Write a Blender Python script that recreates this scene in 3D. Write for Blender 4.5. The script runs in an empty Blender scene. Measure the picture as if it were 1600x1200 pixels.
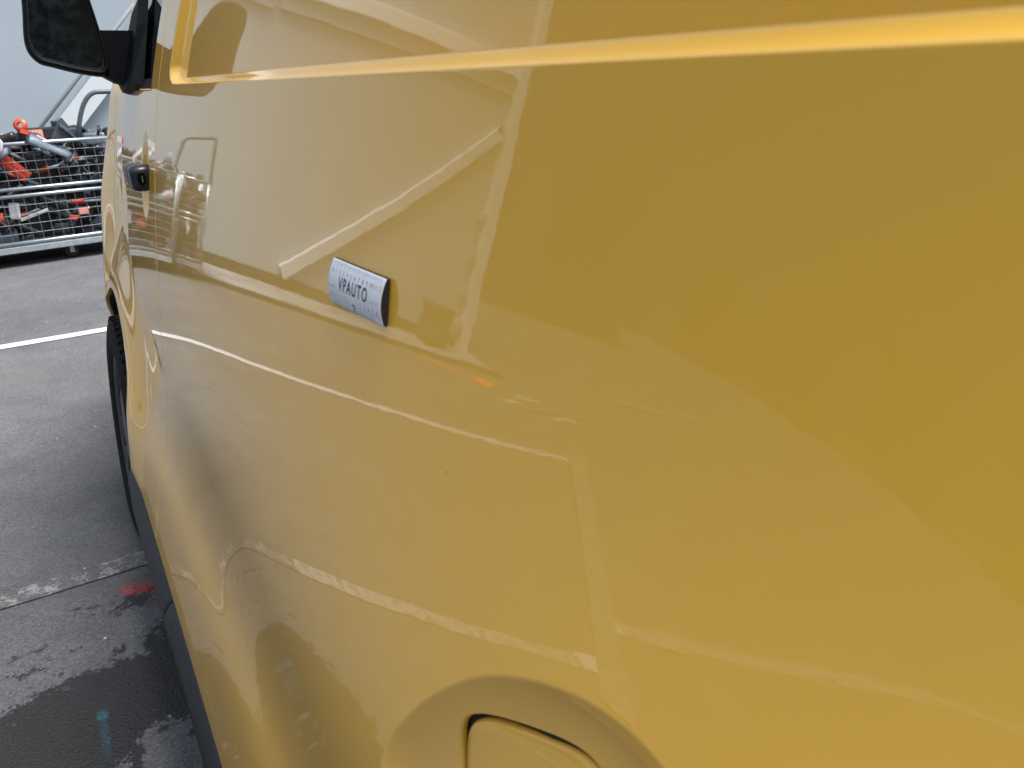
import bpy, bmesh, math, random
import numpy as np
from mathutils import Vector, Matrix
R = math.radians
random.seed(7)
SC = bpy.context.scene
COL = SC.collection
ZO = 1.2                                    # eye height above the ground

# ------------------------------------------------------------------ camera, sky, sun, exposure
cam = bpy.data.cameras.new('camera'); co = bpy.data.objects.new('camera', cam); COL.objects.link(co)
rx = Vector((0.8550489, -0.5175298, -0.0324687)); up = Vector((0.2184893, 0.3027816, 0.9276776)); bk = Vector((-0.4702699, -0.8003038, 0.3719678))
co.matrix_world = Matrix(((rx[0], up[0], bk[0], 0), (rx[1], up[1], bk[1], 0), (rx[2], up[2], bk[2], ZO), (0, 0, 0, 1)))
cam.sensor_width = 36; cam.lens = 27.0; cam.clip_start = 0.01; cam.clip_end = 500
cam.dof.use_dof = True; cam.dof.focus_distance = 1.3; cam.dof.aperture_fstop = 16
SC.camera = co

w = bpy.data.worlds.new('World'); SC.world = w; w.use_nodes = True
nt = w.node_tree; nt.nodes.clear()
sky = nt.nodes.new('ShaderNodeTexSky'); sky.sky_type = 'NISHITA'; sky.sun_disc = False
SUN_EL, SUN_AZ = 66, 125                     # azimuth from +Y clockwise
sky.sun_elevation = R(SUN_EL); sky.sun_rotation = R(SUN_AZ); sky.air_density = 1.0; sky.dust_density = 3.0
hs = nt.nodes.new('ShaderNodeHueSaturation'); hs.inputs['Saturation'].default_value = 0.42
bg = nt.nodes.new('ShaderNodeBackground'); bg.inputs['Strength'].default_value = 0.145
wo = nt.nodes.new('ShaderNodeOutputWorld')
nt.links.new(sky.outputs[0], hs.inputs['Color']); nt.links.new(hs.outputs[0], bg.inputs['Color']); nt.links.new(bg.outputs[0], wo.inputs['Surface'])
sl = bpy.data.lights.new('sun', 'SUN'); sl.energy = 3.7; sl.angle = R(32); sl.color = (1.0, 0.965, 0.92)
so = bpy.data.objects.new('sun', sl); COL.objects.link(so)
az = R(SUN_AZ)
sd = Vector((math.sin(az) * math.cos(R(SUN_EL)), math.cos(az) * math.cos(R(SUN_EL)), math.sin(R(SUN_EL))))
so.rotation_euler = sd.to_track_quat('Z', 'Y').to_euler()
SC.view_settings.view_transform = 'Standard'; SC.view_settings.look = 'None'
SC.view_settings.exposure = 0.92; SC.view_settings.gamma = 1.0
SC.cycles.max_bounces = 10; SC.cycles.glossy_bounces = 6

# ------------------------------------------------------------------ materials
def mat(name, color=(.5, .5, .5), rough=.5, metal=0., coat=0., coat_rough=.03, spec=.5, var=0., vscale=8., bump=0., bscale=80., rvar=0.):
    m = bpy.data.materials.new(name); m.use_nodes = True
    n = m.node_tree; p = n.nodes['Principled BSDF']
    p.inputs['Base Color'].default_value = (*color, 1); p.inputs['Roughness'].default_value = rough
    p.inputs['Metallic'].default_value = metal; p.inputs['Coat Weight'].default_value = coat
    p.inputs['Coat Roughness'].default_value = coat_rough; p.inputs['Specular IOR Level'].default_value = spec
    g = n.nodes.new('ShaderNodeNewGeometry')
    if var or rvar:
        t = n.nodes.new('ShaderNodeTexNoise'); t.inputs['Scale'].default_value = vscale; t.inputs['Detail'].default_value = 6
        n.links.new(g.outputs['Position'], t.inputs['Vector'])
        if var:
            r = n.nodes.new('ShaderNodeMapRange'); r.inputs['From Min'].default_value = .3; r.inputs['From Max'].default_value = .7
            r.inputs['To Min'].default_value = 1 - var; r.inputs['To Max'].default_value = 1 + var
            mx = n.nodes.new('ShaderNodeVectorMath'); mx.operation = 'SCALE'; mx.inputs[0].default_value = color
            n.links.new(t.outputs['Fac'], r.inputs['Value']); n.links.new(r.outputs[0], mx.inputs['Scale']); n.links.new(mx.outputs[0], p.inputs['Base Color'])
        if rvar:
            r2 = n.nodes.new('ShaderNodeMapRange'); r2.inputs['From Min'].default_value = .35; r2.inputs['From Max'].default_value = .65
            r2.inputs['To Min'].default_value = rough - rvar; r2.inputs['To Max'].default_value = rough + rvar
            n.links.new(t.outputs['Fac'], r2.inputs['Value']); n.links.new(r2.outputs[0], p.inputs['Roughness'])
    if bump:
        t = n.nodes.new('ShaderNodeTexNoise'); t.inputs['Scale'].default_value = bscale; t.inputs['Detail'].default_value = 4
        b = n.nodes.new('ShaderNodeBump'); b.inputs['Strength'].default_value = bump; b.inputs['Distance'].default_value = .01
        n.links.new(g.outputs['Position'], t.inputs['Vector']); n.links.new(t.outputs['Fac'], b.inputs['Height']); n.links.new(b.outputs[0], p.inputs['Normal'])
    return m

def paint_mat():
    m = bpy.data.materials.new('yellow_paint'); m.use_nodes = True
    n = m.node_tree; p = n.nodes['Principled BSDF']; L = n.links.new
    p.inputs['Roughness'].default_value = .45; p.inputs['Specular IOR Level'].default_value = .45; p.inputs['Specular Tint'].default_value = (1, .9, .5, 1)
    p.inputs['Coat Weight'].default_value = 1.; p.inputs['Coat IOR'].default_value = 1.58
    g = n.nodes.new('ShaderNodeNewGeometry')
    base = (.86, .495, .055)
    # faint road dust, browner low down to colour in the asphalt reflection too
    t = n.nodes.new('ShaderNodeTexNoise'); t.inputs['Scale'].default_value = 5; t.inputs['Detail'].default_value = 8
    L(g.outputs['Position'], t.inputs['Vector'])
    sx = n.nodes.new('ShaderNodeSeparateXYZ'); L(g.outputs['Position'], sx.inputs[0])
    zr = n.nodes.new('ShaderNodeMapRange'); zr.inputs['From Min'].default_value = .3; zr.inputs['From Max'].default_value = .95
    zr.inputs['To Min'].default_value = .36; zr.inputs['To Max'].default_value = .0; L(sx.outputs['Z'], zr.inputs['Value'])
    mm = n.nodes.new('ShaderNodeMath'); mm.operation = 'MULTIPLY'; L(zr.outputs[0], mm.inputs[0]); L(t.outputs['Fac'], mm.inputs[1])
    mix = n.nodes.new('ShaderNodeMix'); mix.data_type = 'RGBA'; mix.inputs['A'].default_value = (*base, 1); mix.inputs['B'].default_value = (.30, .25, .19, 1)
    L(mm.outputs[0], mix.inputs['Factor'])
    # sparse specks of dirt
    v = n.nodes.new('ShaderNodeTexVoronoi'); v.inputs['Scale'].default_value = 55; L(g.outputs['Position'], v.inputs['Vector'])
    sc_ = n.nodes.new('ShaderNodeMath'); sc_.operation = 'LESS_THAN'; sc_.inputs[1].default_value = .07; L(v.outputs['Distance'], sc_.inputs[0])
    cs = n.nodes.new('ShaderNodeSeparateColor'); L(v.outputs['Color'], cs.inputs[0])
    gt = n.nodes.new('ShaderNodeMath'); gt.operation = 'GREATER_THAN'; gt.inputs[1].default_value = .93; L(cs.outputs[0], gt.inputs[0])
    fm = n.nodes.new('ShaderNodeMath'); fm.operation = 'MULTIPLY'; L(sc_.outputs[0], fm.inputs[0]); L(gt.outputs[0], fm.inputs[1])
    fm2 = n.nodes.new('ShaderNodeMath'); fm2.operation = 'MULTIPLY'; fm2.inputs[1].default_value = .6; L(fm.outputs[0], fm2.inputs[0])
    mix2 = n.nodes.new('ShaderNodeMix'); mix2.data_type = 'RGBA'; mix2.inputs['B'].default_value = (.32, .24, .14, 1)
    L(mix.outputs['Result'], mix2.inputs['A']); L(fm2.outputs[0], mix2.inputs['Factor']); L(mix2.outputs['Result'], p.inputs['Base Color'])
    # a coat that is mirror-like with slight haze low down
    cr = n.nodes.new('ShaderNodeMapRange'); cr.inputs['From Min'].default_value = .3; cr.inputs['From Max'].default_value = .85
    cr.inputs['To Min'].default_value = .028; cr.inputs['To Max'].default_value = .012; L(sx.outputs['Z'], cr.inputs['Value']); L(cr.outputs[0], p.inputs['Coat Roughness'])
    # orange peel
    t2 = n.nodes.new('ShaderNodeTexNoise'); t2.inputs['Scale'].default_value = 170; t2.inputs['Detail'].default_value = 2; L(g.outputs['Position'], t2.inputs['Vector'])
    t3 = n.nodes.new('ShaderNodeTexNoise'); t3.inputs['Scale'].default_value = 14; t3.inputs['Detail'].default_value = 1; L(g.outputs['Position'], t3.inputs['Vector'])
    b = n.nodes.new('ShaderNodeBump'); b.inputs['Strength'].default_value = 1; b.inputs['Distance'].default_value = .000013; L(t2.outputs['Fac'], b.inputs['Height'])
    b2 = n.nodes.new('ShaderNodeBump'); b2.inputs['Strength'].default_value = 1; b2.inputs['Distance'].default_value = .00010; L(t3.outputs['Fac'], b2.inputs['Height']); L(b.outputs[0], b2.inputs['Normal'])
    L(b2.outputs[0], p.inputs['Coat Normal'])
    return m

M = {}
M['paint'] = paint_mat()
M['gap'] = mat('rubber_gap', (.012, .012, .012), .8)
M['clad'] = mat('grey_cladding', (.015, .018, .023), .5, spec=.25, var=.12, vscale=30, bump=.15, bscale=900)
M['black'] = mat('black_plastic', (.005, .006, .008), .55, spec=.12, bump=.1, bscale=900)
M['gloss'] = mat('gloss_black', (.004, .005, .007), .5, spec=.02)
M['handle'] = mat('handle_plastic', (.035, .042, .05), .35)
M['glass'] = mat('dark_glass', (.006, .008, .009), .02, spec=.8)
M['mglass'] = mat('mirror_glass', (.004, .008, .010), .2, spec=.4, var=.4, vscale=60, rvar=.1)
M['tyre'] = mat('tyre_rubber', (.012, .012, .013), .8, spec=.1, var=.3, vscale=40, bump=.2, bscale=200)
M['rim'] = mat('rim_grey', (.06, .065, .07), .5, metal=.3, var=.2, vscale=30)
M['steel'] = mat('galvanised_tube', (.36, .41, .45), .34, metal=.75, var=.12, vscale=25)
M['wire'] = mat('wire_mesh', (.22, .25, .28), .45, metal=.6)
M['beam'] = mat('trolley_beam', (.30, .34, .37), .5, metal=.3, var=.2, vscale=20)
M['tube_dark'] = mat('dark_tube', (.055, .07, .08), .45)
M['tblack'] = mat('tool_black', (.012, .013, .016), .4)
M['tgrey'] = mat('tool_grey', (.055, .075, .10), .38, var=.3, vscale=30)
M['tsilver'] = mat('tool_silver', (.24, .30, .37), .35)
M['torange'] = mat('tool_orange', (.50, .06, .025), .4)
M['tred'] = mat('tool_red', (.42, .045, .015), .25)
M['twhite'] = mat('tool_white', (.42, .42, .44), .45)
M['tpink'] = mat('tool_salmon', (.78, .33, .28), .5)
M['card'] = mat('card_paper', (.70, .75, .82), .45, var=.03, vscale=60)
M['cardback'] = mat('card_back', (.015, .013, .015), .7)
M['ink'] = mat('ink_black', (.03, .035, .045), .6)
M['inkred'] = mat('ink_faded_red', (.36, .22, .27), .6)
M['inktick'] = mat('ink_tick', (.40, .45, .53), .6)
M['wall'] = mat('blue_grey_render', (.335, .40, .45), .8, var=.06, vscale=1.3, bump=.1, bscale=30)
M['wallw'] = mat('white_painted_steel', (.56, .61, .65), .6, var=.03, vscale=6)
M['walld'] = mat('wall_soffit_grey', (.36, .41, .45), .8, var=.05, vscale=3)
M['hall'] = mat('dark_hall_cladding', (.055, .052, .05), .6, var=.2, vscale=.8)
M['halld'] = mat('dark_door', (.02, .02, .022), .5)
M['concrete'] = mat('concrete_apron', (.22, .225, .23), .9, var=.3, vscale=3, bump=.3, bscale=60)
M['crate'] = mat('dark_crate', (.05, .055, .06), .6)
M['seat'] = mat('cab_dark', (.02, .02, .022), .8)

def ground_mat(name, paint=None, worn=.5, scale=30.):
    m = bpy.data.materials.new(name); m.use_nodes = True
    n = m.node_tree; p = n.nodes['Principled BSDF']; L = n.links.new
    g = n.nodes.new('ShaderNodeNewGeometry'); P = g.outputs['Position']
    def noise(s, d=6, r=.6):
        t = n.nodes.new('ShaderNodeTexNoise'); t.inputs['Scale'].default_value = s; t.inputs['Detail'].default_value = d; t.inputs['Roughness'].default_value = r
        L(P, t.inputs['Vector']); return t
    def rng(src, a, b, c, d):
        r = n.nodes.new('ShaderNodeMapRange'); r.inputs['From Min'].default_value = a; r.inputs['From Max'].default_value = b
        r.inputs['To Min'].default_value = c; r.inputs['To Max'].default_value = d; L(src, r.inputs['Value']); return r.outputs[0]
    def math_(op, a, b):
        q = n.nodes.new('ShaderNodeMath'); q.operation = op
        for i, s in enumerate((a, b)):
            if isinstance(s, (int, float)): q.inputs[i].default_value = s
            else: L(s, q.inputs[i])
        return q.outputs[0]
    def mix(f, a, b):
        q = n.nodes.new('ShaderNodeMix'); q.data_type = 'RGBA'
        if isinstance(f, float): q.inputs['Factor'].default_value = f
        else: L(f, q.inputs['Factor'])
        for k, s in (('A', a), ('B', b)):
            if isinstance(s, tuple): q.inputs[k].default_value = (*s, 1)
            else: L(s, q.inputs[k])
        return q.outputs['Result']
    big = noise(1.1, 8).outputs['Fac']; mid = noise(7, 6).outputs['Fac']; fine = noise(160, 4, .7).outputs['Fac']
    vor = n.nodes.new('ShaderNodeTexVoronoi'); vor.inputs['Scale'].default_value = 190; L(P, vor.inputs['Vector'])
    vc = n.nodes.new('ShaderNodeSeparateColor'); L(vor.outputs['Color'], vc.inputs[0])
    stone = rng(vc.outputs[0], 0, 1, .72, 1.3)
    tone = math_('MULTIPLY', rng(big, .3, .7, .8, 1.2), rng(mid, .3, .7, .86, 1.14)); tone = math_('MULTIPLY', tone, rng(fine, .3, .7, .74, 1.26)); tone = math_('MULTIPLY', tone, stone)
    vm = n.nodes.new('ShaderNodeVectorMath'); vm.operation = 'SCALE'; vm.inputs[0].default_value = (.080, .083, .089); L(tone, vm.inputs['Scale'])
    col = vm.outputs[0]
    # warm dusty film near the wet patch
    d1 = noise(1.7, 5).outputs['Fac']
    col = mix(rng(d1, .5, .7, 0., .35), col, (.125, .113, .105))
    # pale grit
    v2 = n.nodes.new('ShaderNodeTexVoronoi'); v2.inputs['Scale'].default_value = 26; L(P, v2.inputs['Vector'])
    c2 = n.nodes.new('ShaderNodeSeparateColor'); L(v2.outputs['Color'], c2.inputs[0])
    sp = math_('MULTIPLY', math_('LESS_THAN', v2.outputs['Distance'], .10), math_('GREATER_THAN', c2.outputs[1], .93))
    col = mix(sp, col, (.4, .4, .4))
    rough = .82
    # wet patches: ellipses with ragged outline
    wn = noise(8, 10, .78)
    wv = n.nodes.new('ShaderNodeVectorMath'); wv.operation = 'SUBTRACT'; wv.inputs[1].default_value = (.5, .5, .5); L(wn.outputs['Color'], wv.inputs[0])
    wa = n.nodes.new('ShaderNodeVectorMath'); wa.operation = 'MULTIPLY_ADD'; wa.inputs[1].default_value = (.60, .34, 0); L(wv.outputs[0], wa.inputs[0]); L(P, wa.inputs[2])
    sep = n.nodes.new('ShaderNodeSeparateXYZ'); wn2 = noise(42, 5, .7); wv2 = n.nodes.new('ShaderNodeVectorMath'); wv2.operation = 'SUBTRACT'; wv2.inputs[1].default_value = (.5, .5, .5); L(wn2.outputs['Color'], wv2.inputs[0])
    wb = n.nodes.new('ShaderNodeVectorMath'); wb.operation = 'MULTIPLY_ADD'; wb.inputs[1].default_value = (.18, .15, 0); L(wv2.outputs[0], wb.inputs[0]); L(wa.outputs[0], wb.inputs[2])
    L(wb.outputs[0], sep.inputs[0]); wx, wy = sep.outputs[0], sep.outputs[1]
    sep0 = n.nodes.new('ShaderNodeSeparateXYZ'); L(P, sep0.inputs[0]); px, py = sep0.outputs[0], sep0.outputs[1]
    def ell(x, y, cx, cy, ax, ay, soft=.02):
        a = math_('DIVIDE', math_('SUBTRACT', x, cx), ax); b = math_('DIVIDE', math_('SUBTRACT', y, cy), ay)
        d = math_('SQRT', math_('ADD', math_('MULTIPLY', a, a), math_('MULTIPLY', b, b)), 0)
        return rng(d, 1 - soft, 1 + soft, 1, 0)
    wet = None
    for e in ((-.12, 1.28, .46, .38), (.10, 1.55, .16, .24), (-.01, 1.885, .065, .035), (.35, 1.2, .5, .6)):
        q = ell(wx, wy, *e); wet = q if wet is None else math_('MAXIMUM', wet, q)
    for e in ((-.02, 1.30, .10, .10), (-.33, 1.63, .09, .022)):
        wet = math_('MULTIPLY', wet, math_('SUBTRACT', 1, ell(wx, wy, *e)))
    for e in ((-.29, 1.80, .03, .012), (-.135, 1.93, .018, .012), (-.26, 1.735, .05, .014)):
        wet = math_('MAXIMUM', wet, ell(wx, wy, *e))
    wc = n.nodes.new('ShaderNodeVectorMath'); wc.operation = 'SCALE'; wc.inputs['Scale'].default_value = .10; L(col, wc.inputs[0])
    col = mix(wet, col, wc.outputs[0])
    roughs = rng(wet, 0, 1, .85, .60)
    # sprayed marks
    rd = math_('MULTIPLY', ell(wx, py, .028, 1.925, .016, .038, .4), rng(fine, .35, .6, .3, 1))
    col = mix(rd, col, (.40, .012, .02))
    bl = math_('MAXIMUM', ell(px, py, -.127, 1.502, .010, .016, .4), math_('MULTIPLY', ell(px, py, -.127, 1.45, .007, .06, .5), .5))
    bl = math_('MULTIPLY', bl, rng(fine, .4, .66, .0, .45)); col = mix(bl, col, (.03, .30, .42))
    if paint:
        wr = noise(scale, 8, .75).outputs['Fac']
        f = rng(math_('MULTIPLY', math_('ADD', wr, math_('MULTIPLY', fine, .35)), 1), worn - .06, worn + .06, 0, .92)
        col = mix(f, col, paint)
    L(col, p.inputs['Base Color']); L(roughs, p.inputs['Roughness'])
    b = n.nodes.new('ShaderNodeBump'); b.inputs['Strength'].default_value = .55; b.inputs['Distance'].default_value = .004
    L(math_('ADD', fine, vor.outputs['Distance']), b.inputs['Height']); L(b.outputs[0], p.inputs['Normal'])
    return m
M['asphalt'] = ground_mat('asphalt')
M['line'] = ground_mat('line_paint', (.47, .48, .49), .50, 18)
M['lineworn'] = ground_mat('line_paint_worn', (.26, .26, .26), .73, 22)
M['linemid'] = ground_mat('line_paint_mid', (.30, .30, .30), .62, 20)
M['lineorange'] = ground_mat('line_paint_orange', (.75, .16, .03), .50, 18)
M['linefaint'] = ground_mat('line_paint_faint', (.19, .19, .19), .66, 14)

# ------------------------------------------------------------------ helpers
def link(name, me, m=None, parent=None, loc=None):
    o = bpy.data.objects.new(name, me); COL.objects.link(o)
    if m is not None:
        for mm in (m if isinstance(m, (list, tuple)) else [m]): me.materials.append(mm)
    if loc is not None: o.location = loc
    if parent is not None: o.parent = parent
    return o
def tag(o, label=None, cat=None, group=None, kind=None):
    if label: o['label'] = label
    if cat: o['category'] = cat
    if group: o['group'] = group
    if kind: o['kind'] = kind
    return o
def empty(name, loc=(0, 0, 0), rz=0):
    o = bpy.data.objects.new(name, None); COL.objects.link(o); o.location = loc; o.rotation_euler = (0, 0, rz); o.empty_display_size = .1; return o
def keep(o, root):                           # vertices are already in world space
    o.parent = root
    mw = Matrix.Translation(root.location) @ root.rotation_euler.to_matrix().to_4x4()
    o.matrix_parent_inverse = mw.inverted(); return o
def bm_obj(name, bm, m=None, parent=None, smooth=False, loc=None):
    me = bpy.data.meshes.new(name); bm.normal_update(); bm.to_mesh(me); bm.free()
    if smooth:
        for p in me.polygons: p.use_smooth = True
    return link(name, me, m, parent, loc)
def add_box(bm, c, s, rot=None, bev=0, mi=0):
    r = bmesh.ops.create_cube(bm, size=1); vs = r['verts']
    fs = list({f for v in vs for f in v.link_faces})
    bmesh.ops.scale(bm, vec=s, verts=vs)
    if bev:
        rb = bmesh.ops.bevel(bm, geom=list({e for v in vs for e in v.link_edges}), offset=bev, segments=2, affect='EDGES', profile=.6)
        vs = list({v for f in rb['faces'] for v in f.verts} | {v for v in vs if v.is_valid})
        fs = list({f for v in vs for f in v.link_faces})
    if rot is not None: bmesh.ops.rotate(bm, cent=(0, 0, 0), matrix=rot, verts=vs)
    bmesh.ops.translate(bm, vec=c, verts=vs)
    for f in fs: f.material_index = mi
    return vs
def add_tube(bm, pts, r, seg=10, caps=True, mi=0):
    pts = [Vector(p) for p in pts]; rings = []; n0 = None
    for i, p in enumerate(pts):
        d = (pts[min(i + 1, len(pts) - 1)] - pts[max(i - 1, 0)]).normalized()
        if n0 is None:
            n0 = d.orthogonal().normalized()
        n0 = (n0 - d * n0.dot(d)).normalized(); b = d.cross(n0)
        rr = r[i] if isinstance(r, (list, tuple)) else r
        rings.append([bm.verts.new(p + n0 * rr * math.cos(2 * math.pi * k / seg) + b * rr * math.sin(2 * math.pi * k / seg)) for k in range(seg)])
    for a, b in zip(rings, rings[1:]):
        for k in range(seg):
            f = bm.faces.new((a[k], a[(k + 1) % seg], b[(k + 1) % seg], b[k])); f.smooth = True; f.material_index = mi
    if caps:
        f = bm.faces.new(rings[0][::-1]); f.material_index = mi
        f = bm.faces.new(rings[-1]); f.material_index = mi
def arc_pts(p0, c, p1, n=6):                 # quadratic bend
    p0, c, p1 = Vector(p0), Vector(c), Vector(p1)
    return [p0 * (1 - t) ** 2 + c * 2 * t * (1 - t) + p1 * t * t for t in [i / n for i in range(n + 1)]]
def lathe(bm, prof, seg=48, mi=0, axis='x'): # prof: list of (axial, radius)
    rings = []
    for a, r in prof:
        rings.append([bm.verts.new((a, r * math.cos(2 * math.pi * k / seg), r * math.sin(2 * math.pi * k / seg))) for k in range(seg)])
    for A, B in zip(rings, rings[1:]):
        for k in range(seg):
            f = bm.faces.new((A[k], A[(k + 1) % seg], B[(k + 1) % seg], B[k])); f.smooth = True; f.material_index = mi
    return rings
def prism(bm, poly, axis_a, axis_b, ext, d, mi=0, origin=(0, 0, 0)):
    # poly in the plane (axis_a, axis_b), extruded by d along ext
    o = Vector(origin); A, B, Ex = Vector(axis_a), Vector(axis_b), Vector(ext)
    a = [bm.verts.new(o + A * p[0] + B * p[1]) for p in poly]; b = [bm.verts.new(v.co + Ex * d) for v in a]
    f = bm.faces.new(a); f.material_index = mi; f = bm.faces.new(b[::-1]); f.material_index = mi
    for i in range(len(a)):
        j = (i + 1) % len(a); f = bm.faces.new((a[j], a[i], b[i], b[j])); f.material_index = mi

# ------------------------------------------------------------------ setting
def sheet(name, x0, y0, x1, y1, z, m, kind='structure'):
    bm = bmesh.new(); bm.faces.new([bm.verts.new(v) for v in ((x0, y0, z), (x1, y0, z), (x1, y1, z), (x0, y1, z))])
    o = bm_obj(name, bm, m); o['kind'] = kind; return o
sheet('ground', -120, -120, 120, 120, 0, M['asphalt'])
def line(pts, wd, m, z=.004, name='road_marking'):
    bm = bmesh.new(); a = Vector(pts[0]); b = Vector(pts[1]); d = (b - a).normalized(); nn = Vector((-d.y, d.x)) * wd / 2; N = 40; prev = None
    for i in range(N + 1):
        p = a.lerp(b, i / N); j = random.uniform(-.003, .003)
        q = (bm.verts.new((p.x + nn.x, p.y + nn.y + j, z)), bm.verts.new((p.x - nn.x, p.y - nn.y + j, z)))
        if prev: bm.faces.new((prev[0], prev[1], q[1], q[0]))
        prev = q
    o = bm_obj(name, bm, m); o['kind'] = 'structure'; return o
line(((-4.90, 4.53), (2.6, 4.545)), .085, M['line'])
line(((-.45, 2.066), (2.6, 2.08)), .075, M['lineworn'])
line(((-2.66, 2.045), (-.45, 2.066)), .08, M['linemid'])
line(((-2.92, 2.34), (-14, 1.35)), .10, M['linemid'])
line(((-2.42, 2.035), (-2.68, 2.04)), .10, M['line'], .008)
line(((-2.86, 2.355), (-3.12, 2.32)), .11, M['line'], .008)
line(((-5.2, 4.85), (-2.45, 1.75)), .20, M['linefaint'], .012)
line(((-4.9, 5.95), (-5.35, 6.1)), .09, M['line'])
line(((-5.45, 6.35), (-5.9, 6.3)), .09, M['line'])
line(((-5.6, 5.7), (-6.3, 5.85)), .07, M['line'])
line(((-4.1, 6.95), (-4.85, 6.42)), .11, M['lineorange'])
line(((-4.7, 6.35), (-5.1, 6.55)), .26, M['lineorange'], .008)
line(((-5.2, 5.85), (-9.9, 6.6)), .12, M['linefaint'], .012)
line(((-9.0, 7.6), (-15, 8.6)), .30, M['linefaint'], .012)
sheet('pavement', -5.75, 7.12, 4.5, 8.19, .004, M['concrete'])
bm = bmesh.new(); add_box(bm, (-.6, 7.07, .02), (10.3, .07, .04)); o = bm_obj('apron_edge_strip', bm, M['halld']); o['kind'] = 'structure'  # dark strip along the front edge of the concrete

# the rendered wall behind the trolleys
WY = 8.19
wall = empty('yard_wall', (-.6, WY, 0)); tag(wall, 'pale blue grey yard wall with diagonal braces behind the cage trolleys', 'wall')
def wpart(name, bm, m): return keep(bm_obj(name, bm, m), wall)
bm = bmesh.new(); add_box(bm, (-.6, WY + .15, 2.9), (10.0, .3, 5.8)); wpart('wall_face', bm, M['wall'])
bm = bmesh.new(); add_box(bm, (-.6, WY - .012, .06), (9.9, .024, .12)); wpart('base_shadow', bm, M['halld'])  # shadow at the wall foot, put in as a dark strip
bm = bmesh.new(); add_box(bm, (-3.4, WY - .06, 2.96), (4.4, .12, .16), bev=.01); add_box(bm, (1.72, WY - .06, 2.93), (5.7, .12, .16), bev=.01); wpart('ledge', bm, mat('ledge_white', (.85, .87, .88), .5))
bm = bmesh.new(); add_box(bm, (-3.4, WY - .03, 2.80), (4.38, .06, .16)); add_box(bm, (1.72, WY - .03, 2.77), (5.68, .06, .16)); wpart('ledge_soffit', bm, M['walld'])
def brace(p0, p1, wd):
    bm = bmesh.new(); a = Vector((p0[0], WY - .06, p0[1])); b = Vector((p1[0], WY - .06, p1[1])); d = b - a
    ang = math.atan2(d.z, d.x)
    add_box(bm, (a + b) / 2, (d.length, .1, wd), Matrix.Rotation(-ang, 3, 'Y')); wpart('brace', bm, M['wallw'])
    bm = bmesh.new(); s = -1 if d.x > 0 else 1
    nx, nz = -math.sin(ang) * 1, math.cos(ang)
    sg = 1 if nz < 0 else -1
    add_tube(bm, [a + Vector((nx, -.02, nz)) * sg * (wd / 2 + .015), b + Vector((nx, -.02, nz)) * sg * (wd / 2 + .015)], .016); wpart('brace_edge', bm, M['walld'])
brace((-2.28, .17), (-5.45, 2.33), .14)
bm = bmesh.new(); a = Vector((-.75, WY - .06, -.02)); b = Vector((1.9, WY - .06, 2.72)); d = b - a; ang = math.atan2(d.z, d.x)
add_box(bm, (a + b) / 2 + Vector((.1, 0, -.08)), (d.length, .1, .17), Matrix.Rotation(-ang, 3, 'Y')); wpart('brace', bm, M['wallw'])
bm = bmesh.new(); add_tube(bm, [a + Vector((0, -.04, .04)), b + Vector((0, -.04, .04))], .016); wpart('brace_edge', bm, mat('wall_pipe_grey', (.22, .24, .26), .6))
bm = bmesh.new(); add_box(bm, (-5.62, WY - .06, 2.9), (.2, .16, 5.8), bev=.008); wpart('end_post', bm, M['wallw'])
bm = bmesh.new()
for z in (.28, .62, 1.05, 1.45, 2.35, 2.9): add_box(bm, (-5.44, WY - .08, z), (.15, .06, .09), bev=.005)
wpart('hinge', bm, M['walld'])
c = bpy.data.objects
bm = bmesh.new(); add_box(bm, (0, 0, .21), (.42, .34, .34), bev=.02); add_box(bm, (0, 0, .40), (.46, .38, .05), bev=.012); add_box(bm, (0, -.19, .3), (.16, .03, .04))
cr = empty('storage_box', (-4.82, 7.85, 0)); tag(cr, 'low dark lidded box on the concrete strip by the wall end post', 'box')
bm_obj('box_body', bm, M['crate'], cr)
for sx in (-1, 1):
    bm = bmesh.new(); add_box(bm, (sx * .15, 0, .02), (.06, .3, .04)); bm_obj('foot', bm, M['halld'], cr)

# dark halls round the open side of the yard: closed volumes with doors
def hall(loc, sx, sy, h, label, face):
    o = empty('industrial_hall', loc); tag(o, label, 'building')
    bm = bmesh.new(); add_box(bm, (0, 0, h / 2), (sx, sy, h)); bm_obj('wall', bm, M['hall'], o)
    bm = bmesh.new(); add_box(bm, (0, 0, h + .1), (sx + .5, sy + .5, .2)); bm_obj('roof', bm, M['halld'], o)
    L = sy if face == 'x' else sx
    for k in range(int(L // 7)):
        u = -L / 2 + 3.5 + 7 * k; bm = bmesh.new()
        if face == 'x': add_box(bm, (sx / 2 + .03, u, 2.1), (.06, 4, 4.2))
        else: add_box(bm, (u, -sy / 2 - .03, 2.1), (4, .06, 4.2))
        bm_obj('door', bm, M['halld'], o)
    return o
hall((-46, 4, 0), 12, 90, 19, 'long dark clad hall closing the yard beyond the bay lines', 'x')
hall((-2, -19, 0), 34, 8, 7, 'unseen dark hall added behind the van to darken its mirror', 'y')  # out of view, added to darken the mirror and lower the ambient light
hall((-14.5, 21, 0), 12, 8, 9, 'dark clad hall set back behind the end of the yard wall', 'y')

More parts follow.
